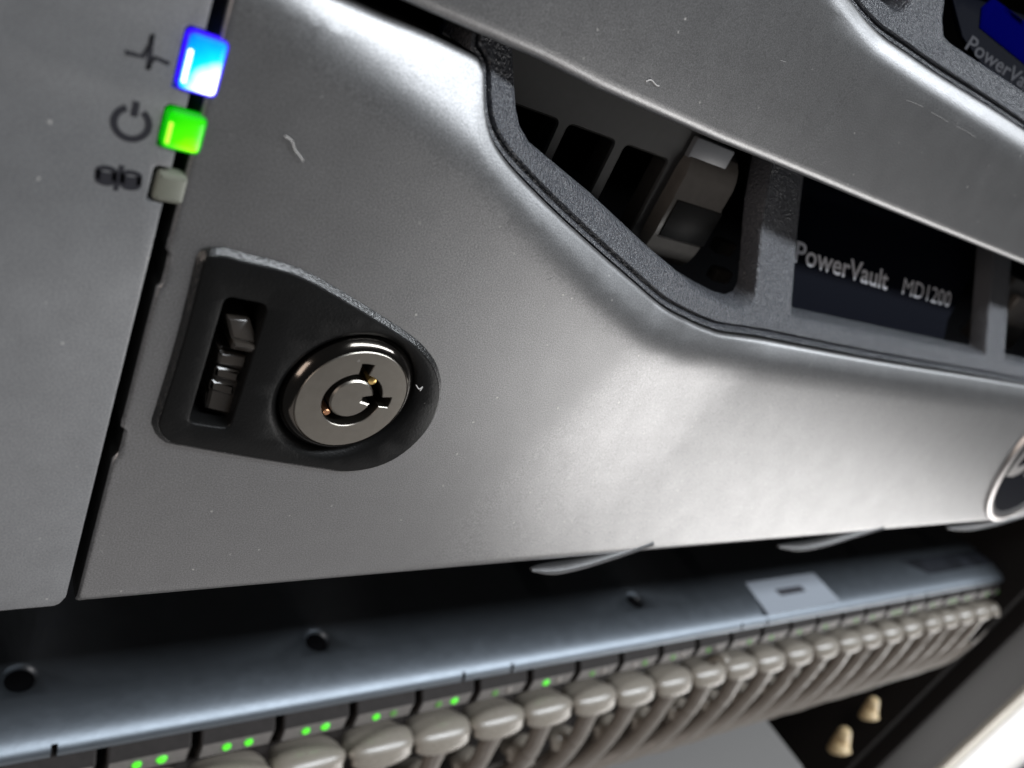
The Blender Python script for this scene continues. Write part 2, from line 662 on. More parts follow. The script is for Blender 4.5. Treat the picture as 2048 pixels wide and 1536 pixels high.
def shell(name, outline_edges, yf, m, parent, hole=None, back=0.5, gx=0.22, xlim=(-9, 64)):
    """Moulded sheet: outline_edges = [(polyline, fillet radius)] going ccw; fillets roll over towards +Y."""
    outer = []
    for ln, rad in outline_edges:
        outer += ln[:-1]
    outer = densify(outer, 0.30) if False else outer
    # dense boundary
    bd = []
    n = len(outer)
    for i in range(n):
        a, b = np.array(outer[i]), np.array(outer[(i + 1) % n])
        st = 0.12 if min(a[0], b[0]) < 28 else 0.8
        k = max(1, int(np.linalg.norm(b - a) / st))
        bd += [tuple(a + (b - a) * j / k) for j in range(k)]
    bd = ccw([(float(p[0]), float(p[1])) for p in bd])
    xs = [p[0] for p in bd]
    zs = [p[1] for p in bd]
    ex = []
    for dist in (0.006, 0.015, 0.03, 0.05, 0.08, 0.12, 0.18, 0.26):
        ex += [(p, dist) for p in offset(bd, dist)]
    pts = np.array([p for p, _ in ex])
    need = np.array([q for _, q in ex])
    dall = seg_dist(pts, bd + [bd[0]])
    ok = (dall > need * 0.85) & inside_np(pts, bd)
    ex = [tuple(p) for p in pts[ok]]
    gpts = []
    x = min(xs) + 0.1
    while x < max(xs):
        st = gx if x < 14 else (0.35 if x < 28 else 0.9)
        for z in np.arange(min(zs) + 0.1, max(zs), gx if x < 28 else 0.35): gpts.append((x, float(z)))
        x += st
    g = np.array(gpts)
    gi = inside_np(g, bd)
    g = g[gi]
    g = g[seg_dist(g, bd + [bd[0]]) > 0.28]
    ex += [tuple(p) for p in g]
    loops = [bd]
    if hole:
        hole = ccw(hole)
        e = np.array(ex)
        ex = [tuple(p) for p in e[~inside_np(e, offset(hole, -0.02))]]
        loops.append(hole)
    pts, tri = cdt(loops, ex)
    ds = [(seg_dist(pts, ln), rad) for ln, rad in outline_edges]

    def yy(i):
        return yf(pts[i][0], pts[i][1]) + sum(fil(dd[i], rad) for dd, rad in ds)

    V = [(pts[i][0], yy(i), pts[i][1]) for i in range(len(pts))]
    Fc = [tuple(int(q) for q in t) for t in tri]
    # back wall along the outline
    o = len(V)
    bn = np.array(bd)
    dsb = [(seg_dist(bn, ln), rad) for ln, rad in outline_edges]
    for i, p in enumerate(bd):
        y0 = yf(p[0], p[1]) + sum(fil(dd[i], rad) for dd, rad in dsb)
        V.append((p[0], y0 + 0.012, p[1]))
        V.append((p[0], y0 + back, p[1]))
    n = len(bd)
    for i in range(n):
        j = (i + 1) % n
        Fc.append((o + 2 * i, o + 2 * j, o + 2 * j + 1, o + 2 * i + 1))
    so = obj(name, V, Fc, m, parent, sharp=40)
    so.data.materials.append(EDGE)
    for p_ in so.data.polygons:
        if len(p_.vertices) == 4: p_.material_index = 1
    return so


# ================================================================= the bezel
bezel = empty('bezel', (0, 0, -3.25), 'silver grey storage enclosure bezel with key lock and black window grille', 'bezel')
BOSS_PX = [(422, 494), (452, 494), (483, 504), (534, 516), (578, 528), (619, 545), (669, 573), (720, 604), (771, 636), (822, 670), (849, 694),
           (873, 728), (883, 772), (876, 816), (856, 856), (822, 893), (781, 921), (737, 937), (686, 943), (636, 937), (551, 924), (449, 907),
           (365, 892), (331, 885), (310, 866), (302, 846), (310, 816), (348, 690), (375, 585), (392, 514), (402, 499)]
BOSS = ccw(smooth_poly([xz(P(px, py, y=0.0)) for px, py in BOSS_PX], True, 0.09))
ZBOT = -3.37
XL = -2.53
edge_notch = [(XL, 2.0), (XL, 1.62), (XL + 0.035, 1.58), (XL + 0.035, 1.25), (XL - 0.0, 1.20), (XL, -0.55), (XL + 0.05, -0.60), (XL + 0.05, -0.92), (XL, -1.0)]
shell('lower_shell', [
    ([(p[0], p[1]) for p in RIM[::-1]], 0.05),
    ([RIM[0]] + edge_notch + [(XL, ZBOT + 0.06), (XL + 0.05, ZBOT)], 0.05),
    ([(XL + 0.05, ZBOT), (64.0, ZBOT)], 0.22),
    ([(64.0, ZBOT), RIM[-1]], 0.05)], y_low, SILVER, bezel, hole=offset(BOSS, 0.08))

# crossbar over the opening
BTOP_PX = [(1560, -260), (1590, -160), (1640, -72), (1703, 0), (1734, 40), (1770, 75), (1816, 107), (1882, 152), (1980, 213), (2048, 258)]


def y_bar0(x, z):
    return 0.30 + 0.50 * sstep((x + 1.0) / 8.0)


def zc2(x): return interp(BCREASE, x)


BCREASE = [(-10, 12.0)] + [(float(p[0]), float(p[2])) for p in (march(px, py, y_bar0) for px, py in ((1600, -120), (1668, 0), (1710, 62), (1752, 106), (1843, 170), (1941, 234), (2048, 291)))]
BCREASE[-1] = (BCREASE[-1][0], BCREASE[-2][1])
BCREASE.append((64.0, BCREASE[-1][1]))


def y_bar(x, z):
    return y_bar0(x, z) + TS * splus(z - zc2(x), 0.06)


BRIM = [xz(march(px, py, y_bar)) for px, py in BTOP_PX]
BRIM = [(-9.0, 11.0)] + [(BRIM[0][0] - 1.5, 10.5)] + BRIM
BRIM += [(BRIM[-1][0] + q_, BRIM[-1][1]) for q_ in (0.6, 1.4, 3.0, 6.0, 10.0)] + [(30.0, BRIM[-1][1])]
BRIM.append((64.0, BRIM[-1][1]))
BRIM = smooth_poly(BRIM[:-1], closed=False, step=0.12) + BRIM[-1:]
BLOW = [xz(march(px, py, y_bar0)) for px, py in ((700, -42), (850, 24), (1083, 124), (1200, 183), (1440, 287), (1740, 408), (2048, 530))]
BLOW = [(-9.0, BLOW[0][1])] + BLOW + [(30.0, BLOW[-1][1]), (64.0, BLOW[-1][1])]
shell('crossbar', [
    (BRIM[::-1], 0.05),
    ([BRIM[0], BLOW[0]], 0.05),
    (BLOW, 0.13),
    ([BLOW[-1], BRIM[-1]], 0.05)], y_bar, SILVER, bezel, back=0.7)


# ---- black window grille in the lower opening
def y_fr(x, z): return y_low(x, z) + 0.03


zr2 = RIM[-1][1]
outer = [p for p in RIM if p[0] > 0.02]
zt = 4.95
outer = [(p[0], p[1] + 0.012) for p in outer]
outer = ccw(outer + [(64.0, zt), (outer[0][0], zt)])


def Sf(px, py, off=0.08): return xz(march(px, py, y_low, off))


win1_px = [(1029, 60), (1031, 153), (1035, 215), (1043, 254), (1061, 286), (1101, 320), (1182, 387), (1243, 444), (1303, 500), (1344, 534), (1384, 569), (1424, 593), (1462, 612), (1486, 618), (1503, 610), (1512, 590), (1518, 524), (1526, 423)]
W1 = [Sf(*p) for p in win1_px]
top = 4.8
e0, e1 = W1[0], W1[-1]
W1 = [(e0[0] - 0.1, top)] + W1[1:] + [(e1[0] + 0.02, top)]
W1 = ccw(densify(W1, 0.25))


def win_rect(bl, br, tilt0=0.0):
    a, b = Sf(*bl), Sf(*br)
    return ccw(densify(round_poly([(a[0], a[1]), (b[0], b[1]), (b[0] + 0.02, top), (a[0] + tilt0, top)], [0.14, 0.10, 0.05, 0.05], 4), 0.35))


W2 = win_rect((1584, 634), (1972, 713))
holes = [W1, W2]
wx = W2[0][0]
x2r = max(p[0] for p in W2)
x3 = Sf(2010, 718)[0]
zbw = Sf(1972, 713)[1]
span = 5.2
xx = x3
while xx < 58:
    holes.append(ccw(densify(round_poly([(xx, zbw), (xx + span, zbw), (xx + span, top), (xx, top)], 0.12, 4), 0.5)))
    xx += span + 1.1
hprof = [(0.07, 0.05), (0.025, 0.065), (0.0, 0.11), (0.0, 0.55)]
fprof = [(0.0, 0.75), (0.0, 0.11), (0.012, 0.065), (0.055, 0.055), (0.068, 0.10), (0.075, 0.17), (0.105, 0.17), (0.112, 0.09), (0.14, 0.052)]
grille = plate('window_grille', outer, fprof, [(h, hprof) for h in holes], y_fr, FRAME, bezel, grid=0.3, sharp=50)


# ---- black window grille in the upper opening
def y_fr2(x, z): return y_bar(x, z) + 0.03


def Sb(px, py, off=0.08): return xz(march(px, py, y_bar, off))


outer2 = [(p[0], p[1] + 0.012) for p in BRIM if p[0] > -2]
zt2 = 11.6
outer2 = ccw(outer2 + [(64.0, zt2), (outer2[0][0], zt2)])
a = [Sb(*p) for p in ((1759, -5), (1789, 21), (1806, 26), (1816, 16), (1824, -5))]
U1 = ccw(densify([(a[0][0] - 1.0, zt2 - 0.8)] + a + [(a[-1][0] + 0.1, zt2 - 0.8)], 0.3))
b0, b1, b2, b3 = Sb(1887, 40), Sb(1890, 72), Sb(1906, 89), Sb(2048, 183)
U2 = ccw(densify([(b0[0], zt2 - 0.8), b0, b1, b2, b3, (b3[0] + 3, b3[1]), (b3[0] + 3, zt2 - 0.8)], 0.3))
holes2 = [U1, U2]
xx = b3[0] + 4.1
while xx < 58:
    holes2.append(ccw(densify(round_poly([(xx, b3[1]), (xx + span, b3[1]), (xx + span, zt2 - 0.8), (xx, zt2 - 0.8)], 0.12, 4), 0.5)))
    xx += span + 1.1
plate('window_grille', outer2, fprof, [(h, hprof) for h in holes2], y_fr2, FRAME, bezel, grid=0.3, sharp=50)

# ---- name plate behind the second window
LABOFF = 0.7
y_lab = lambda x, z: y_low(x, z) + LABOFF


def Sl(px, py, off=LABOFF): return march(px, py, y_low, off)


lab_px = [(1560, 290), (1560, 700), (1880, 720), (1896, 640), (1940, 560), (1965, 430)]
LB = ccw(densify([xz(Sl(*p)) for p in lab_px], 0.3))
npl = plate('name_plate', LB, [(0, 0.12), (0, 0.02), (0.02, 0.0)], [], y_lab, LABELBLK, bezel, grid=0.35)


def text_on(name, s, bold, q, yf, off, m, parent):
    """text stretched to the quad q = bottom-left, bottom-right, top-left (world x,z) on surface yf"""
    V, Fc = text_geo(s, bold)
    xs = [v[0] for v in V]
    hi = 0.69
    x0, x1 = min(xs), max(xs)
    bl, br, tl = map(np.array, q)
    W = []
    for v in V:
        u, t = (v[0] - x0) / (x1 - x0), v[1] / hi
        p = bl + (br - bl) * u + (tl - bl) * t
        W.append((p[0], yf(p[0], p[1]) + off, p[1]))
    return obj(name, W, Fc, m, parent, smooth=False)


ql = lambda px, py: xz(Sl(px, py))
text_on('name_lettering', 'PowerVault', 0.018, (ql(1587, 522), ql(1773, 579), ql(1594, 481)), y_lab, -0.012, WHITEPRINT, npl)
text_on('model_lettering', 'MD1200', 0.0, (ql(1803, 587), ql(1898, 614), ql(1809, 555)), y_lab, -0.012, WHITEPRINT, npl)

# ---- upper label with blue block
y_lab2 = lambda x, z: y_bar(x, z) + 0.9
Su = lambda px, py: march(px, py, y_bar, 0.9)
UL = ccw(densify([xz(Su(*p)) for p in ((1900, -20), (1925, 75), (1985, 160), (2048, 215), (2140, 290), (2140, 60))], 0.3))
npl2 = plate('name_plate', UL, [(0, 0.12), (0, 0.02), (0.02, 0.0)], [], y_lab2, LABELBLK, bezel, grid=0.35)
BQ = ccw(densify([xz(Su(*p)) for p in ((1962, 15), (1958, 55), (2048, 128), (2120, 190), (2120, 110), (2048, 42), (1985, -5))], 0.3))
plate('blue_block', BQ, [(0, 0.0), (0, -0.02), (0.02, -0.03)], [], y_lab2, BLUEPLATE, npl2, grid=0.35)
qu = lambda px, py: xz(Su(px, py))
text_on('name_lettering', 'PowerVault', 0.012, (qu(1928, 96), qu(2072, 196), qu(1944, 70)), y_lab2, -0.015, GREYPRINT, npl2)

# ---- key panel (raised black boss) with slider slot and lock
HB = -0.075
lc = P(700, 797, y=HB)
lcx, lcz = float(lc[0]), float(lc[2])
slot_px = [(452, 594), (536, 612), (458, 858), (378, 846)]
SLOT = ccw(densify(round_poly([xz(P(px, py, y=HB)) for px, py in slot_px], 0.09, 4), 0.1))
ring = [(lcx + 0.93 * math.cos(2 * math.pi * k / 72), lcz + 0.93 * math.sin(2 * math.pi * k / 72)) for k in range(72)]
boss = plate('lock_panel', BOSS, [(0.063, 0.0), (0.063, HB + 0.016), (0.068, HB + 0.006), (0.08, HB)],
             [(SLOT, [(0.03, HB), (0.008, HB + 0.012), (0.0, HB + 0.045), (0.0, 0.60)]),
              (ring, [(0.05, HB), (0.02, HB + 0.015), (-0.03, HB + 0.05), (-0.07, HB + 0.10), (-0.09, 0.40)])],
             0.0, BLACK, bezel, sharp=50, grid=0.3)
edge_in = BOSS
V, Fc = [], []
for ins, dy in ((0.0, 0.05), (0.0, 0.0), (0.006, -0.010), (0.058, HB + 0.014), (0.064, HB + 0.016)):
    V += [(p[0], dy, p[1]) for p in (offset(BOSS, ins) if ins else BOSS)]
nb = len(BOSS)
for i in range(4):
    Fc += [(i * nb + k, i * nb + (k + 1) % nb, (i + 1) * nb + (k + 1) % nb, (i + 1) * nb + k) for k in range(nb)]
obj('panel_edge', V, Fc, EDGEPL, boss, sharp=50)
sx = [p[0] for p in SLOT]
sz = [p[1] for p in SLOT]
box('slot_back', min(sx) - 0.2, max(sx) + 0.2, 0.55, 0.62, min(sz) - 0.2, max(sz) + 0.2, VOID, bezel)

# lock cylinder
YL = -0.17
fc = P(705, 801, y=YL)
fx, fz = float(fc[0]), float(fc[2])
lock = lathe('lock_cylinder', fx, fz, YL, [(0.85, 0.5), (0.85, 0.20), (0.84, 0.14), (0.81, 0.09), (0.77, 0.045), (0.73, 0.012), (0.715, 0.004), (0.708, 0.02)], DARKMETAL, bezel, 72)


def pl(px, py): return xz(P(px, py, y=YL))


def crop5(x, y): return (540 + x / 5.689, 660 + y / 5.689)


ro, ri = 0.385, 0.275
N_ = 96


def notch_ring(R, notches, outward):
    """circle with rectangular notches at given angles"""
    out = []
    for k in range(N_ * 3):
        a_ = 2 * math.pi * k / (N_ * 3)
        rr = R
        for (ca, hw, ext) in notches:
            da = (a_ - ca + math.pi) % (2 * math.pi) - math.pi
            if abs(da) < hw / R:
                rr = R + ext if outward else R - ext
        out.append((fx + rr * math.cos(a_), fz + rr * math.sin(a_)))
    return out


def ang_of(px, py):
    p = pl(px, py)
    return math.atan2(p[1] - fz, p[0] - fx)


a1 = ang_of(*crop5(1075, 500))
a2 = ang_of(*crop5(1290, 822))
hole_out = notch_ring(ro, [(a1, 0.062, 0.15), (a2, 0.062, 0.13)], True)
face_out = [(fx + 0.708 * math.cos(2 * math.pi * k / 96), fz + 0.708 * math.sin(2 * math.pi * k / 96)) for k in range(96)]
plate('lock_face', face_out, [(0.0, 0.04), (0.0, 0.012), (0.012, 0.0)], [(hole_out, [(0.008, 0.0), (0.0, 0.008), (0.0, 0.45)])], YL, LOCKFACE, lock, sharp=30)
core_out = notch_ring(ri, [(a2, 0.062, 0.13)], False)
plate('lock_core', core_out, [(0.0, 0.45), (0.0, 0.02), (0.02, 0.0)], [], YL + 0.02, LOCKFACE, lock, sharp=30)
lathe('key_slot_floor', fx, fz, YL + 0.34, [(0.56, 0.0), (0.01, 0.0)], VOID, lock, 48)
for q, m_, pr_ in ((crop5(1165, 590), GOLD, 1.0), (crop5(672, 928), COPPER, 0.75)):
    p = P(*q, y=YL + 0.03)
    a_ = math.atan2(p[2] - fz, p[0] - fx)
    rr = (ro + ri) / 2 + 0.005
    lathe('lock_pin', fx + rr * math.cos(a_), fz + rr * math.sin(a_), YL + 0.03, [(0.058 * pr_, 0.4), (0.058 * pr_, 0.01), (0.045 * pr_, 0.0), (0.001, 0.0)], m_, lock, 20)
lathe('lock_seat', lcx, lcz, 0.40, [(0.95, 0.0), (0.5, 0.0)], VOID, bezel, 48)

# latch slider in the slot: a head and four ribs
sl = empty('latch_slider', (0, 0, 0), '', '')
sl.parent = bezel
sl.location = (0, 0, 3.25)


def slab(name, q, y0, y1, m, parent, lip=0.03, slope=0.0):
    """block whose front outline is the pixel quad q seen at depth y0"""
    lp = ccw(densify(round_poly([xz(P(px, py, y=y0)) for px, py in q], 0.03, 3), 0.2))
    zs_ = [p[1] for p in lp]
    z0_, z1_ = min(zs_), max(zs_)
    yy = (lambda x, z: y0 + slope * (z - z0_)) if slope else y0
    return plate(name, lp, [(0.0, y1 - y0), (0.0, lip * 0.92), (lip, 0.0)], [], yy, m, parent, sharp=40)


def c6(x, y): return (380 + x / 5.122, 580 + y / 5.122)


slab('slider_head', [c6(395, 330), c6(640, 350), c6(705, 575), c6(430, 515)], -0.03, 0.5, GLOSS, sl, 0.03, 0.45)
slab('slider_catch', [c6(432, 505), c6(700, 565), c6(688, 668), c6(415, 605)], -0.02, 0.5, GLOSS, sl, 0.03, -0.4)
slab('slider_body', [c6(320, 610), c6(625, 680), c6(440, 1290), c6(160, 1225)], 0.07, 0.5, GLOSS, sl, 0.03, 0.06)
ribs = [[(310, 640), (600, 700), (560, 820), (285, 770)], [(275, 790), (525, 855), (490, 965), (245, 905)],
        [(225, 930), (475, 990), (440, 1100), (195, 1040)], [(180, 1065), (440, 1120), (425, 1300), (155, 1230)]]
for k, q in enumerate(ribs):
    slab('slider_rib', [c6(*p) for p in q], 0.02 + 0.02 * k, 0.5, GLOSS, sl, 0.035, 0.14)

# fine scratches in the paint
SCR = mat('scratched_paint', (0.38, 0.375, 0.37), 0.5, 0.3)
for sh_name, yf_, sts in (('crossbar', y_bar, [[(1812, 200), (1830, 206), (1846, 214)], [(1862, 224), (1880, 234), (1896, 244)], [(1912, 252), (1932, 262), (1950, 274)], [(1918, 238), (1912, 250)], [(1560, 120), (1572, 124)], [(1640, 330), (1652, 322)]]),
                          ('lower_shell', y_low, [[(1604, 733), (1590, 752), (1579, 772)], [(1622, 728), (1616, 738)], [(1738, 772), (1730, 790)], [(1096, 560), (1106, 556)], [(200, 1098), (206, 1106)], [(640, 196), (646, 190)]])):
    sts_w = [[xz(march(px, py, yf_)) for px, py in st_] for st_ in sts]
    V, Fc = ribbon(sts_w, 0.010, yf_, 0.004)
    setp(obj('scratch', V, Fc, SCR, bpy.data.objects[sh_name], smooth=False), kind='stuff')

# round badge at the right
bc = march(2098, 903, y_low, -0.02)
bx, bz = float(bc[0]), float(bc[2])
yb = lambda x, z: y_low(x, z)
RB = 2.8


def tl(v): return (v[0], v[1] + yb(v[0], v[2]), v[2])


badge = lathe('badge', bx, bz, 0.0, [(RB * 0.86, -0.03), (0.01, -0.03)], LABELBLK, bezel, 64, tilt=tl)
lathe('badge_ring', bx, bz, 0.0, [(RB, 0.02), (RB * 0.985, -0.09), (RB * 0.95, -0.13), (RB * 0.90, -0.10), (RB * 0.86, -0.03)], BADGERING, badge, 64, tilt=tl)
V, Fc = text_geo('DELL', 0.03)
xs = [v[0] for v in V]
W = []
for v in V:
    px_ = bx + ((v[0] - min(xs)) / (max(xs) - min(xs)) - 0.5) * RB * 1.5
    pz_ = bz + (v[1] / 0.69 - 0.5) * RB * 0.62
    W.append((px_, yb(px_, pz_) - 0.06, pz_))
obj('badge_letters', W, Fc, BADGERING, badge, smooth=False)

# hooked tabs under the lower edge
for q in ([(1062, 1139), (1110, 1136), (1165, 1124), (1230, 1104), (1300, 1080)],
          [(1556, 1093), (1600, 1093), (1650, 1083), (1700, 1068), (1760, 1050)],
          [(1894, 1056), (1940, 1053), (1990, 1043), (2050, 1026), (2110, 1012)]):
    pth = spline3([P(px, py, y=0.12) for px, py in q], 5)
    n = len(pth)
    rad = [(0.04 + 0.11 * math.sin(math.pi * min(1, (i + 0.4) / 6) / 2), 0.02 + 0.07 * math.sin(math.pi * min(1, (i + 0.4) / 6) / 2)) for i in range(n)]
    V, Fc = tube_geo(pth, rad, 10)
    obj('edge_tab', V, Fc, SILVER, bezel)
# ================================================================= the enclosure behind it
encl = empty('storage_enclosure', (0, 3, -3.3), 'storage enclosure behind the bezel, with grey control panel and status lights at left', 'enclosure')
# control panel with notches for the lights
XE = -2.655


def pe(px, py, y=0.0): return xz(P(px, py, y=y))


led_px = {'blue': [(385, 62), (449, 84), (437, 192), (348, 176)], 'green': [(336, 220), (411, 234), (399, 305), (323, 294)],
          'grey': [(317, 340), (379, 354), (366, 411), (301, 402)]}


def led_rect(k):
    q = [pe(*p) for p in led_px[k]]
    return ((q[0][0] + q[3][0]) / 2, (q[1][0] + q[2][0]) / 2, (q[2][1] + q[3][1]) / 2, (q[0][1] + q[1][1]) / 2)


notch = []
for k in ('blue', 'green', 'grey'):
    x0, x1, z0, z1 = led_rect(k)
    g = 0.035
    notch += [(XE, z1 + g), (x0 - g + 0.03, z1 + g), (x0 - g, z1 + g - 0.03), (x0 - g, z0 - 0.01), (XE, z0 - 0.01)]
ear = [(-9.0, 9.5), (XE, 9.5)] + notch + [(XE, -3.16), (XE - 0.05, -3.27), (XE - 0.11, -3.31), (-9.0, -3.31)]
ep = plate('control_panel', densify(ear, 0.5), [(0.0, 0.45), (0.0, 0.03), (0.008, 0.008), (0.03, 0.0)], [], 0.0, EARP, encl, sharp=30)
for k in ('blue', 'green', 'grey'):
    x0, x1, z0, z1 = led_rect(k)
    cx, cz = (x0 + x1) / 2, (z0 + z1) / 2
    if k == 'blue':
        m_ = led_mat('blue_status_light', (0.0, 0.08, 1.0), (0.0, 0.40, 1.0), (1.0, 1.0, 1.0), 2.2, (cx + 0.14, -3.05, cz - 0.20 + 3.3), 0.18)
    elif k == 'green':
        m_ = led_mat('green_status_light', (0.0, 0.42, 0.0), (0.05, 0.62, 0.0), (0.32, 1.0, 0.0), 1.6, (cx + 0.10, -3.05, cz - 0.20 + 3.3), 0.10)
    else:
        m_ = GREYLED
    lp = ccw(densify(round_poly([(x0, z0), (x1, z0), (x1, z1), (x0, z1)], 0.05, 3), 0.12))
    lt = plate('status_light', lp, [(0.0, 0.10), (0.0, 0.0), (0.012, -0.03), (0.05, -0.05)], [], 0.03 if k == 'grey' else 0.0, m_, encl, sharp=30)
    setp(lt, {'blue': 'glowing blue status light', 'green': 'glowing green power light', 'grey': 'unlit grey status light'}[k])
    if k != 'grey':
        rm = bpy.data.materials.get(k + '_light_rim') or mat(k + '_light_rim', (0.01, 0.01, 0.2) if k == 'blue' else (0.0, 0.15, 0.0), 0.4, emit=(0.03, 0.0, 1.0) if k == 'blue' else (0.0, 0.45, 0.0), estr=1.3 if k == 'blue' else 0.8)
        rl = ccw(densify(round_poly([(x0 - 0.012, z0 - 0.012), (x1 + 0.012, z0 - 0.012), (x1 + 0.012, z1 + 0.012), (x0 - 0.012, z1 + 0.012)], 0.06, 3), 0.12))
        il = ccw(densify(round_poly([(x0 + 0.004, z0 + 0.004), (x1 - 0.004, z0 + 0.004), (x1 - 0.004, z1 - 0.004), (x0 + 0.004, z1 - 0.004)], 0.05, 3), 0.12))
        plate('light_rim', rl, [(0.0, 0.08), (0.0, -0.012), (0.006, -0.018)], [(il, [(0.0, -0.018), (0.0, 0.03)])], 0.0, rm, lt, sharp=30)
        # bright inner wall of the light pipe, seen along its left side
        cm = led_mat(k + '_light_core', (0.9, 1, 1) if k == 'blue' else (0.5, 1, 0.05), (1, 1, 1) if k == 'blue' else (0.6, 1, 0.1), (1, 1, 1), 2.5 if k == 'blue' else 1.3, (cx, 0, cz), 0.1)
        h_ = (z1 - z0)
        box('light_core', x0 + 0.015, x0 + 0.055, -0.052, -0.02, z0 + h_ * 0.12, z0 + h_ * 0.72, cm, lt, 0.012)

yz0 = lambda x, z: 0.0
# heartbeat
def c1(x, y): return pe(100 + x / 3.2, y / 3.2)


V, Fc = ribbon([[c1(*p) for p in ((480, 333), (595, 362), (657, 218), (628, 445), (672, 368), (762, 408))]], 0.038, yz0, 0.004)
obj('heartbeat_symbol', V, Fc, DARKPRINT, ep, smooth=False)
pc = c1(522, 790)
ra = 0.26
gapc = math.atan2(c1(548, 690)[1] - pc[1], c1(548, 690)[0] - pc[0])
pw = [math.hypot(c1(*q)[0] - pc[0], c1(*q)[1] - pc[1]) for q in ((412, 790), (632, 790), (522, 893))]
ra = sum(pw) / 3
V, Fc = ribbon([[(pc[0] + ra * math.cos(gapc + t), pc[1] + ra * math.sin(gapc + t)) for t in np.linspace(0.5, 2 * math.pi - 0.5, 40)],
                [c1(555, 650), c1(537, 745)]], 0.055, yz0, 0.004)
obj('power_symbol', V, Fc, DARKPRINT, ep, smooth=False)
strokes = [[c1(462, 1058), c1(418, 1218)]]
for (ccx, ccy) in ((362, 1095), (520, 1125)):
    top_ = [c1(ccx + 55 * math.cos(t), ccy + 22 * math.sin(t) + 0.12 * 55 * math.cos(t)) for t in np.linspace(0, 2 * math.pi, 24)]
    bot_ = [c1(ccx - 6 + 55 * math.cos(t), ccy + 52 + 26 * math.sin(t) + 0.12 * 55 * math.cos(t)) for t in np.linspace(0, math.pi, 14)]
    mid_ = [c1(ccx - 3 + 55 * math.cos(t), ccy + 26 + 24 * math.sin(t) + 0.12 * 55 * math.cos(t)) for t in np.linspace(0, math.pi, 14)]
    strokes += [top_, mid_, bot_, [top_[0], mid_[0], bot_[0]], [top_[12], mid_[-1], bot_[-1]]]
V, Fc = ribbon(strokes, 0.042, yz0, 0.004)
obj('disk_symbol', V, Fc, DARKPRINT, ep, smooth=False)

# chassis walls round the drive bays
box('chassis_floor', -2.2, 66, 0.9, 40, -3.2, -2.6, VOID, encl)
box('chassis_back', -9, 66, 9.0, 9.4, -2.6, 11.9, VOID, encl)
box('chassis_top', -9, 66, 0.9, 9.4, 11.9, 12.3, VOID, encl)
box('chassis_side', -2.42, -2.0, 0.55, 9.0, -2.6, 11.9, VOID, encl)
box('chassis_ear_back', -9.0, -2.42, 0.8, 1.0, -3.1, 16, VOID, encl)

# drive carriers
YD = 2.2


def carrier(px0, label):
    t = empty('drive_carrier', (4, YD, 1.0), label, 'drive carrier', 'drive carriers inside the enclosure')
    return t


dc = carrier(None, 'dark grey drive carrier with slotted front, in the window left of the name plate')


def pd(px, py, y=YD): return xz(P(px, py, y=y))


def c3(x, y): return (940 + x / 2.477, 60 + y / 2.477)


gx0, gz0 = pd(*c3(950, 1300))
g_out = [pd(*c3(60, 60)), pd(*c3(1010, 540)), pd(*c3(830, 1000)), pd(*c3(640, 1330)), pd(*c3(-200, 900))]
zt_ = pd(*c3(995, 545))[1] + 0.05
zw = [pd(*c3(240, 375))[1], pd(*c3(715, 545))[1], pd(*c3(975, 650))[1]]
ztop = sum(zw) / 3
xs_w = [(pd(*c3(180, 350))[0] - 0.7, pd(*c3(435, 460))[0]), (pd(*c3(490, 475))[0], pd(*c3(715, 560))[0]), (pd(*c3(770, 580))[0], pd(*c3(975, 660))[0])]
x_end = pd(*c3(1000, 700))[0] + 0.25
zlo = 0.2
hol = [ccw(densify(round_poly([(a_, zlo + 0.25), (b_, zlo + 0.25), (b_, ztop), (a_, ztop)], 0.09, 4), 0.4)) for a_, b_ in xs_w]
plate('carrier_grille', densify([(xs_w[0][0] - 0.6, zlo), (x_end, zlo), (x_end, ztop + 0.95), (xs_w[0][0] - 0.6, ztop + 0.95)], 0.4),
      [(0, 0.5), (0, 0.04), (0.04, 0.0)], [(h, [(0.03, 0.0), (0.0, 0.03), (0.0, 0.35)]) for h in hol], YD, CARRIER, dc, sharp=40)
# handle block: section in (y,z) swept along x
hx0 = x_end - 0.22
hxf = max(hx0 + 0.06, pd(1376, 343, YD - 0.2)[0])
hx1 = pd(1478, 380, YD - 0.2)[0]
zh = ztop + 0.06
sec = [(YD + 0.3, zh + 0.35), (YD + 0.02, zh + 0.28), (YD - 0.09, zh + 0.16), (YD - 0.16, zh + 0.02), (YD - 0.20, zh - 0.14), (YD - 0.20, zh - 0.50), (YD - 0.21, zh - 0.54), (YD - 0.21, zh - 1.22),
       (YD - 0.20, zh - 1.26), (YD - 0.18, zh - 1.42), (YD - 0.12, zh - 1.6), (YD + 0.0, zh - 1.74), (YD + 0.3, zh - 1.8)]
V, Fc = [], []
xsn = [(hx0, 0.22), (hxf, 0.0), (hx1 - 0.12, 0.0), (hx1, 0.12)]
for x, back in xsn:
    for (y, z) in sec: V.append((x, min(y + back, YD + 0.3), z))
n = len(sec)
for i in range(len(xsn) - 1):
    for k in range(n - 1): Fc.append((i * n + k, i * n + k + 1, (i + 1) * n + k + 1, (i + 1) * n + k))
Fc.append(tuple(range(n)))
Fc.append(tuple(range((len(xsn) - 1) * n, len(xsn) * n)))
obj('carrier_handle', V, Fc, CARRIERGREY, dc, sharp=28)
LATCH = mat('latch_black_plastic', (0.014, 0.0135, 0.013), 0.42, spec=0.2)
LITTOP = mat('handle_top_lit_grey', (0.27, 0.28, 0.30), 0.4, spec=0.6)
box('lit_handle_top', hx0 + 0.04, hx1 - 0.45, YD - 0.10, YD + 0.28, zh + 0.10, zh + 0.46, LITTOP, dc, 0.04)  # added pale box: light on the handle's top edge, put into its colour
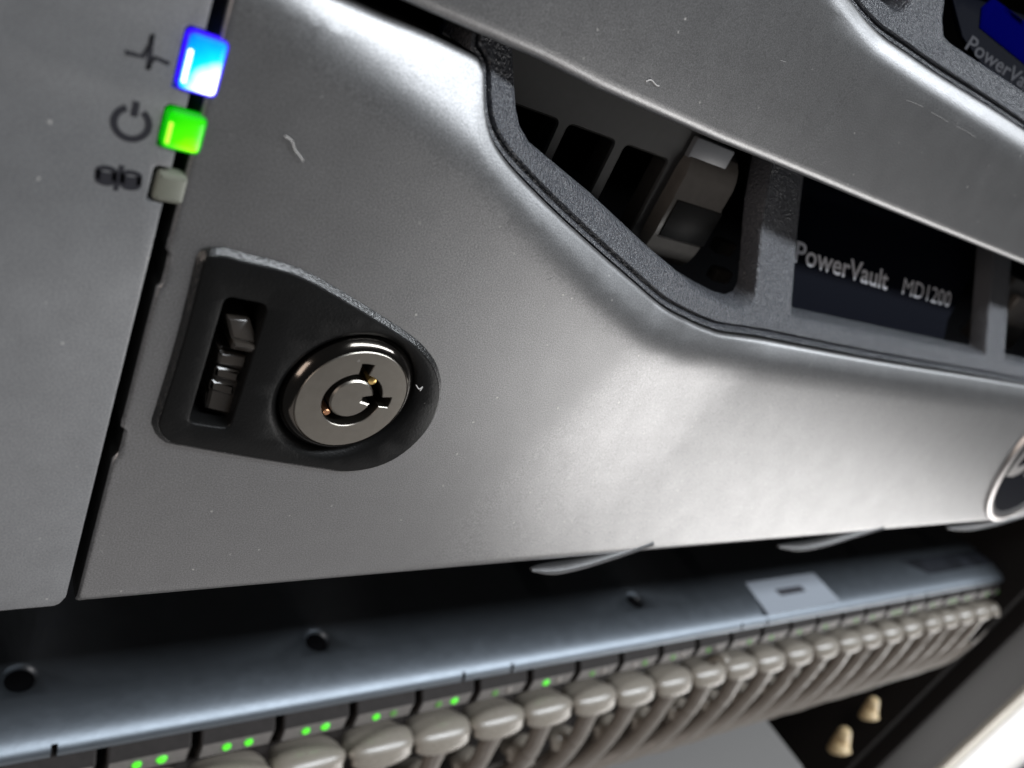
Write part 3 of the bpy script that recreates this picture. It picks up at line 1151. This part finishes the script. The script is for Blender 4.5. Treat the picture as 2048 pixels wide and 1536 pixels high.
box('release_button', hxf + 0.10, hx1 - 0.08, YD - 0.235, YD - 0.19, zh - 1.22, zh - 0.56, LATCH, dc, 0.02)
for q_ in ((1455, 500), (1448, 556)):
    p = P(*q_, y=YD + 0.9)
    box('carrier_clip', p[0] - 0.25, p[0] + 0.25, YD + 0.9, YD + 1.2, p[2] - 0.14, p[2] + 0.14, CARRIERGREY, dc, 0.05)
dc2 = carrier(None, 'bronze toned drive carrier seen through the small window at the top edge of the photo')
u_ = P(1800, 8, y=2.2)
box('carrier_front', u_[0] - 1.0, u_[0] + 0.8, 2.5, 2.9, u_[2] - 0.8, u_[2] + 2.0, CARRIERGREY, dc2, 0.06)
box('carrier_catch', u_[0] - 0.1, u_[0] + 0.4, 2.3, 2.5, u_[2] - 0.5, u_[2] + 0.2, CARRIERGREY, dc2, 0.05)
dc3 = carrier(None, 'grey drive carrier showing at the right edge behind the third grille window')
u_ = P(2040, 600, y=2.6)
box('carrier_front', u_[0] - 0.6, u_[0] + 2.5, 2.8, 3.2, u_[2] - 1.6, u_[2] + 0.5, CARRIER, dc3, 0.06)
box('carrier_handle', u_[0] - 0.2, u_[0] + 1.5, 2.55, 2.8, u_[2] - 0.8, u_[2] + 0.1, CARRIERGREY, dc3, 0.06)

# ================================================================= network switch below
ZS = -13.0
yaw = 0.011


def ys(x): return 4.36 - yaw * x


sw = empty('network_switch', (0, 4.3, -19.8), 'metal network switch with a row of green port lights under the bezel', 'network switch')
X0, X1 = -9.0, 53.2
# top cover with a rolled front edge, notches and screw holes
V, Fc = [], []
prof = [(9.0, 0.0), (2.2, 0.0), (0.9, 0.0), (0.42, 0.0)] + [(0.42 - 0.42 * math.sin(t), -0.42 + 0.42 * math.cos(t)) for t in np.linspace(0.2, math.pi / 2, 9)] + [(0.0, -0.52), (0.08, -0.54), (0.10, -0.2), (0.5, -0.08), (8.9, -0.08)]
cuts = [(-1.05, -0.91), (10.08, 10.20), (11.98, 12.10), (24.1, 24.22), (25.9, 26.02), (38.5, 38.62), (40.3, 40.42)]
hole_px = [(40, 1355), (635, 1280), (1270, 1200)]
hc = [P(*q, z=ZS) for q in hole_px]
# flat sheet with holes: plate in x,y plane made by hand
loops = []
outer_s = [(X0, ys(X0) + 9.0), (X0, ys(X0) + 1.3)] + [(X1, ys(X1) + 1.3), (X1, ys(X1) + 9.0)]
rings = [[(h[0] + 0.42 * math.cos(2 * math.pi * k / 32), h[1] + 0.42 * math.sin(2 * math.pi * k / 32)) for k in range(32)] for h in hc]
pts, tri = cdt([ccw(densify(outer_s, 1.0))] + [ccw(r_) for r_ in rings])
V = [(p[0], p[1], ZS) for p in pts]
Fc = [tuple(int(i) for i in t) for t in tri]
for r_, h in zip(rings, hc):
    o = len(V)
    for sc_, dz in ((1.0, 0.0), (0.86, -0.05), (0.72, -0.14), (0.70, -0.5)):
        V += [(h[0] + (p[0] - h[0]) * sc_, h[1] + (p[1] - h[1]) * sc_, ZS + dz) for p in r_]
    for i in range(3):
        for k in range(32): Fc.append((o + i * 32 + k, o + i * 32 + (k + 1) % 32, o + (i + 1) * 32 + (k + 1) % 32, o + (i + 1) * 32 + k))
cover = obj('top_cover', V, Fc, STEEL, sw, sharp=50)
for h in hc:
    box('screw_hole', h[0] - 0.45, h[0] + 0.45, h[1] - 0.45, h[1] + 0.45, ZS - 0.6, ZS - 0.13, VOID, cover)
V, Fc = [], []
for x in (X0, X1):
    V += [(x, ys(x) + 1.3 - 1.3 * math.sin(t), ZS - 0.42 + 0.42 * math.cos(t)) for t in np.linspace(0.0, 1.1, 10)]
Fc = [(i, i + 1, 10 + i + 1, 10 + i) for i in range(9)]
obj('bent_lip', V, Fc, STEEL, cover, sharp=60)
edges = [X0] + [c for q in cuts for c in q] + [X1]
for a_, b_ in zip(edges[::2], edges[1::2]):
    V, Fc = [], []
    pr = [(1.3 - 1.3 * math.sin(t), -0.42 + 0.42 * math.cos(t)) for t in np.linspace(1.1, math.pi / 2, 9)] + [(0.0, -0.50), (0.06, -0.53), (0.10, -0.50), (0.10, -0.42)]
    nx = max(2, int((b_ - a_) / 2))
    for i in range(nx + 1):
        x = a_ + (b_ - a_) * i / nx
        for dy, dz in pr: V.append((x, ys(x) + dy, ZS + dz))
    n = len(pr)
    for i in range(nx):
        for k in range(n - 1): Fc.append((i * n + k, i * n + k + 1, (i + 1) * n + k + 1, (i + 1) * n + k))
    Fc.append(tuple(range(n)))
    Fc.append(tuple(range(nx * n, nx * n + n)))
    obj('rolled_edge', V, Fc, STEEL, cover, sharp=50)


def quad_on_cover(name, q, dz, m, parent, th=0.02):
    pts_ = [P(*p, z=ZS) for p in q]
    V = [(p[0], p[1], ZS + dz) for p in pts_] + [(p[0], p[1], ZS + 0.001) for p in pts_]
    n = len(pts_)
    Fc = [tuple(range(n))] + [(i, (i + 1) % n, n + (i + 1) % n, n + i) for i in range(n)]
    return obj(name, V, Fc, m, parent, smooth=False)


st = quad_on_cover('paper_sticker', [(1490, 1166), (1626, 1146), (1680, 1202), (1537, 1230)], 0.02, PAPER, cover)
quad_on_cover('sticker_print', [(1548, 1180), (1600, 1172), (1612, 1183), (1562, 1192)], 0.026, GREYPRINT, st)
DARKLAB = mat('dark_label_film', (0.02, 0.022, 0.028), 0.6, var=0.6, vscale=0.9, spec=0.2)
quad_on_cover('dark_label', [(1800, 1122), (1990, 1095), (2020, 1120), (1862, 1148)], 0.02, DARKLAB, cover)
box('switch_body', X0, X1, 4.75, 12.0, ZS - 6.8, ZS - 0.62, VOID, sw)
box('front_fascia', X0, X1, 4.45, 4.74, ZS - 6.8, ZS - 1.9, PORT, sw)

PITCH = 2.153
XP0 = 2.21
GLED = mat('green_port_light', (0.02, 0.25, 0.02), 0.4, emit=(0.10, 0.85, 0.02), estr=1.1)
DLED = mat('dim_port_light', (0.10, 0.17, 0.07), 0.4, emit=(0.10, 0.45, 0.04), estr=0.35)
OFFL = mat('clear_port_light', (0.38, 0.35, 0.32), 0.4)
pm_mesh = None
lamp_mesh = {}
pattern = {-2: 'gg', -1: 'gG', 0: 'gg', 1: 'gG', 2: 'gd', 3: 'dG', 4: 'd-', 5: 'G-', 6: 'd-', 7: '-d', 8: 'd-', 9: 'd-', 10: '-d', 11: 'd-'}
NPORT = range(-3, 23)
for k in NPORT:
    x0 = XP0 + k * PITCH + 0.12
    x1 = x0 + PITCH - 0.24
    yy = ys((x0 + x1) / 2)
    V = []
    sec = [(0.36, -0.56), (0.10, -0.60), (-0.18, -0.92), (-0.20, -1.42), (-0.10, -1.50), (0.36, -1.52)]
    if pm_mesh is None:
        Fc = []
        for x in (0, 0.05, PITCH - 0.29, PITCH - 0.24):
            ins = 0.03 if x in (0, PITCH - 0.24) else 0
            for y, z in sec: V.append((x, y + ins, z))
        n = 6
        for i in range(3):
            for j in range(5): Fc.append((i * n + j, i * n + j + 1, (i + 1) * n + j + 1, (i + 1) * n + j))
        Fc.append(tuple(range(n)))
        Fc.append(tuple(range(3 * n, 4 * n)))
        me = bpy.data.meshes.new('port_module')
        me.from_pydata(V, [], Fc)
        me.materials.append(PORT)
        me.materials.append(PORTFACE)
        for p in me.polygons:
            if abs(p.normal.y) > 0.95: p.material_index = 1
        bm = bmesh.new()
        bm.from_mesh(me)
        bmesh.ops.recalc_face_normals(bm, faces=bm.faces)
        bm.to_mesh(me)
        bm.free()
        pm_mesh = me
        for nm, m_ in (('g', GLED), ('G', GLED), ('d', DLED), ('-', OFFL)):
            l2 = bpy.data.meshes.new('port_light')
            bm = bmesh.new()
            bmesh.ops.create_cone(bm, cap_ends=True, segments=16, radius1=0.14 if nm == 'G' else 0.115, radius2=0.10, depth=0.06, matrix=Matrix.Rotation(math.pi / 2, 4, 'X'))
            bm.to_mesh(l2)
            bm.free()
            l2.materials.append(m_)
            lamp_mesh[nm] = l2
    o = bpy.data.objects.new('port_module', pm_mesh)
    COL.objects.link(o)
    o.parent = sw
    o.location = (x0, yy - 4.3, ZS + 19.8)
    pt = pattern.get(k, random.choice(['d-', '-d', '--', 'd-', 'dd']))
    for c_, fx_ in zip(pt, (0.36, 0.66)):
        l = bpy.data.objects.new('port_light', lamp_mesh[c_])
        COL.objects.link(l)
        l.parent = o
        l.location = ((PITCH - 0.24) * fx_, -0.21, -1.16)

# ---------------------------------------------------------------- patch cables
words = ['first', 'second', 'third', 'fourth', 'fifth', 'sixth', 'seventh', 'eighth', 'ninth', 'tenth', 'eleventh', 'twelfth', 'thirteenth', 'fourteenth',
         'fifteenth', 'sixteenth', 'seventeenth', 'eighteenth', 'nineteenth', 'twentieth', 'twenty-first', 'twenty-second', 'twenty-third', 'twenty-fourth', 'twenty-fifth', 'twenty-sixth']
ci = 0
for row in (0, 1):
    ci = 0
    for k in NPORT:
        xc = XP0 + (k + 0.5) * PITCH + (0.0 if row == 0 else 0.25)
        yy = ys(xc)
        zc = ZS - 2.28 - row * 2.6
        jit = lambda s: random.uniform(-s, s)
        if row == 0:
            lab = 'grey patch cable with domed boot, top row, %s from right end' % words[22 - k]
        else:
            lab = 'grey patch cable of the hidden lower row, %s from right end' % words[22 - k]
        c = empty('patch_cable', (xc, yy, zc), lab, 'cable', 'patch cables plugged into the network switch')
        jx, jz = jit(0.06), jit(0.06)
        sb = 1.0 if row == 0 else 0.62
        bp = [(xc, yy + 0.1, zc - 0.02), (xc + jx * 0.3, yy - 0.28, zc + 0.12), (xc + jx, yy - 0.60, zc + 0.24 + jz), (xc + jx, yy - 0.84, zc + 0.12 + jz), (xc + jx, yy - 0.92, zc - 0.14 + jz)]
        if row: bp = [(q[0], yy + (q[1] - yy) * 0.7, q[2]) for q in bp]
        bp = spline3(bp, 6)
        rr = []
        tab = [(0, 0.90 * sb, 0.24), (0.2, 1.04 * sb, 0.31), (0.45, 1.10 * sb, 0.34), (0.60, 1.07 * sb, 0.33), (0.72, 1.00 * sb, 0.31), (0.76, 0.93 * sb, 0.27), (0.80, 1.00 * sb, 0.31), (0.90, 0.97 * sb, 0.30), (0.95, 0.82 * sb, 0.27), (1.0, 0.55 * sb, 0.22)]
        for i in range(len(bp)):
            t = i / (len(bp) - 1)
            rr.append((interp([(q[0], q[1]) for q in tab], t), interp([(q[0], q[2]) for q in tab], t)))
        V, Fc = tube_geo(bp, rr, 18, up=(0, -0.3, 1))
        bo = obj('boot', V, Fc, BOOT, c, sharp=60)
        if row == 0 and k == 9:                    # one boot has its latch sticking up
            V, Fc = tube_geo(spline3([(xc + 0.35, yy - 0.25, zc + 0.45), (xc + 0.40, yy - 0.45, zc + 0.85), (xc + 0.42, yy - 0.62, zc + 1.0), (xc + 0.45, yy - 0.8, zc + 0.95)], 4), (0.26, 0.16), 10)
            setp(obj('latch_tab', V, Fc, BOOT, bo, sharp=60), 'latch tab sticking up')
        b = bp[-1]
        lay = 0.9 * row
        dx = jit(0.12)
        zb = -20.2 + jit(0.15)
        yc = yy - (0.86 if row == 0 else 0.40)
        dx = dx + (0.0 if row == 0 else 0.75)
        cp = [(b[0], b[1] + 0.12, b[2] + 0.2), (b[0] + dx * 0.4, yc, b[2] - 0.6), (b[0] + dx, yc - 0.08, b[2] - 1.6 + row), (b[0] - 0.15 + dx, yc - 0.05, -18.6), (b[0] - 0.9 + dx, yc + 0.15, -20.0 + jit(0.1)),
              (b[0] - 3.0 + dx, yc + 0.7, zb - 0.8), (b[0] - 8 + dx, yc + 1.3 + jit(0.15), zb - 1.1), (b[0] - 18, yc + 1.6, zb - 1.4)]
        V, Fc = tube_geo(spline3(cp, 6), 0.30, 10)
        obj('cord', V, Fc, CORD, c)

# ---------------------------------------------------------------- beside and below
post = empty('rack_post', (60, 1.5, -60), 'dark grey vertical rack post at the right beside the cable bundle', 'rack post')
box('post_face', 51.5, 70.5, 1.5, 14, -60, 20, POST, post, 0.5)
box('post_flange', 50.3, 51.4, 2.6, 14, -60, 20, POST, post, 0.2)
tp = empty('cabinet_panel', (75, 1, -60), 'white cabinet side panel with beige edge strip in the lower right corner', 'cabinet panel')
box('edge_strip', 71.4, 74.5, 1.2, 8, -60, 20, BEIGE, tp, 0.4)
box('panel_face', 75.0, 120, 1.0, 6, -60, 20, WHITEPANEL, tp, 0.5)
for q, lab, s in (((1682, 1482), 'larger tan cable plug hanging below the cable bundle, nearer the bottom edge', 0.85),
                  ((1741, 1418), 'smaller tan cable plug tucked against the cable bundle, nearer the rack post', 0.7)):
    p = P(*q, y=3.2)
    s *= 1.0
    t = empty('cable_plug', tuple(p), lab, 'plug', 'tan plugs hanging under the cables')
    V, Fc = tube_geo(spline3([p + np.array(v) * s for v in ((-0.1, -0.5, -0.75), (-0.1, -0.3, -0.5), (0, 0, 0.0), (-0.1, 0.1, 0.5))], 4),
                     [(0.35 * s, 0.35 * s), (0.7 * s, 0.7 * s), (0.8 * s, 0.8 * s), (0.85 * s, 0.85 * s), (0.85 * s, 0.85 * s), (0.8 * s, 0.8 * s), (0.72 * s, 0.72 * s), (0.7 * s, 0.7 * s),
                      (0.68 * s, 0.68 * s), (0.6 * s, 0.6 * s), (0.6 * s, 0.6 * s), (0.6 * s, 0.6 * s), (0.58 * s, 0.58 * s)], 14)
    obj('plug_tip', V, Fc, TAN, t)
    V, Fc = tube_geo([p + np.array(v) * s for v in ((-0.1, 0.1, 0.4), (-0.3, 0.1, 0.8), (-0.5, 0.15, 1.1), (-0.6, 0.2, 1.3))], [0.55 * s, 0.5 * s, 0.48 * s, 0.2 * s], 12)
    obj('plug_sleeve', V, Fc, TAN, t)
ld = empty('lower_device', (10, 6, -32), 'grey rack device below the cables, blurred at the bottom edge', 'rack device')
box('device_top', -9, 36.5, 1.5, 16, -24.5, -24.0, GREYDEV, ld, 0.2)
box('device_front', -9, 36.5, 1.9, 2.3, -34, -24.55, POST, ld, 0.1)
# dark inside of the rack
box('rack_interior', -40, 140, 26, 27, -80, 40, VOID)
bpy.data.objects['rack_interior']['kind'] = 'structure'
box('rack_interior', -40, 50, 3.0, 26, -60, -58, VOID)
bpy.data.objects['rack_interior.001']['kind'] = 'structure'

# lint on the bezel
for q, lab, y_ in (([(570, 272), (584, 282), (590, 300), (600, 312), (606, 322)], 'curled white lint fibre on the silver panel right of the lights', -0.02),
                   ([(832, 770), (838, 778), (845, 774), (840, 782)], 'white lint tuft stuck to the lock collar', -0.12)):
    pth = spline3([P(px, py, y=y_ - 0.01 * (i % 2)) for i, (px, py) in enumerate(q)], 4)
    V, Fc = tube_geo(pth, 0.007, 6)
    o = obj('lint_fibre', V, Fc, LINT)
    setp(o, lab, 'lint')
pth = spline3([march(px, py, y_bar, -0.01) for px, py in ((1292, 163), (1302, 160), (1312, 170), (1318, 172))], 4)
V, Fc = tube_geo(pth, 0.008, 6)
setp(obj('lint_fibre', V, Fc, LINT), 'white lint speck on the crossbar above the drive carrier', 'lint')
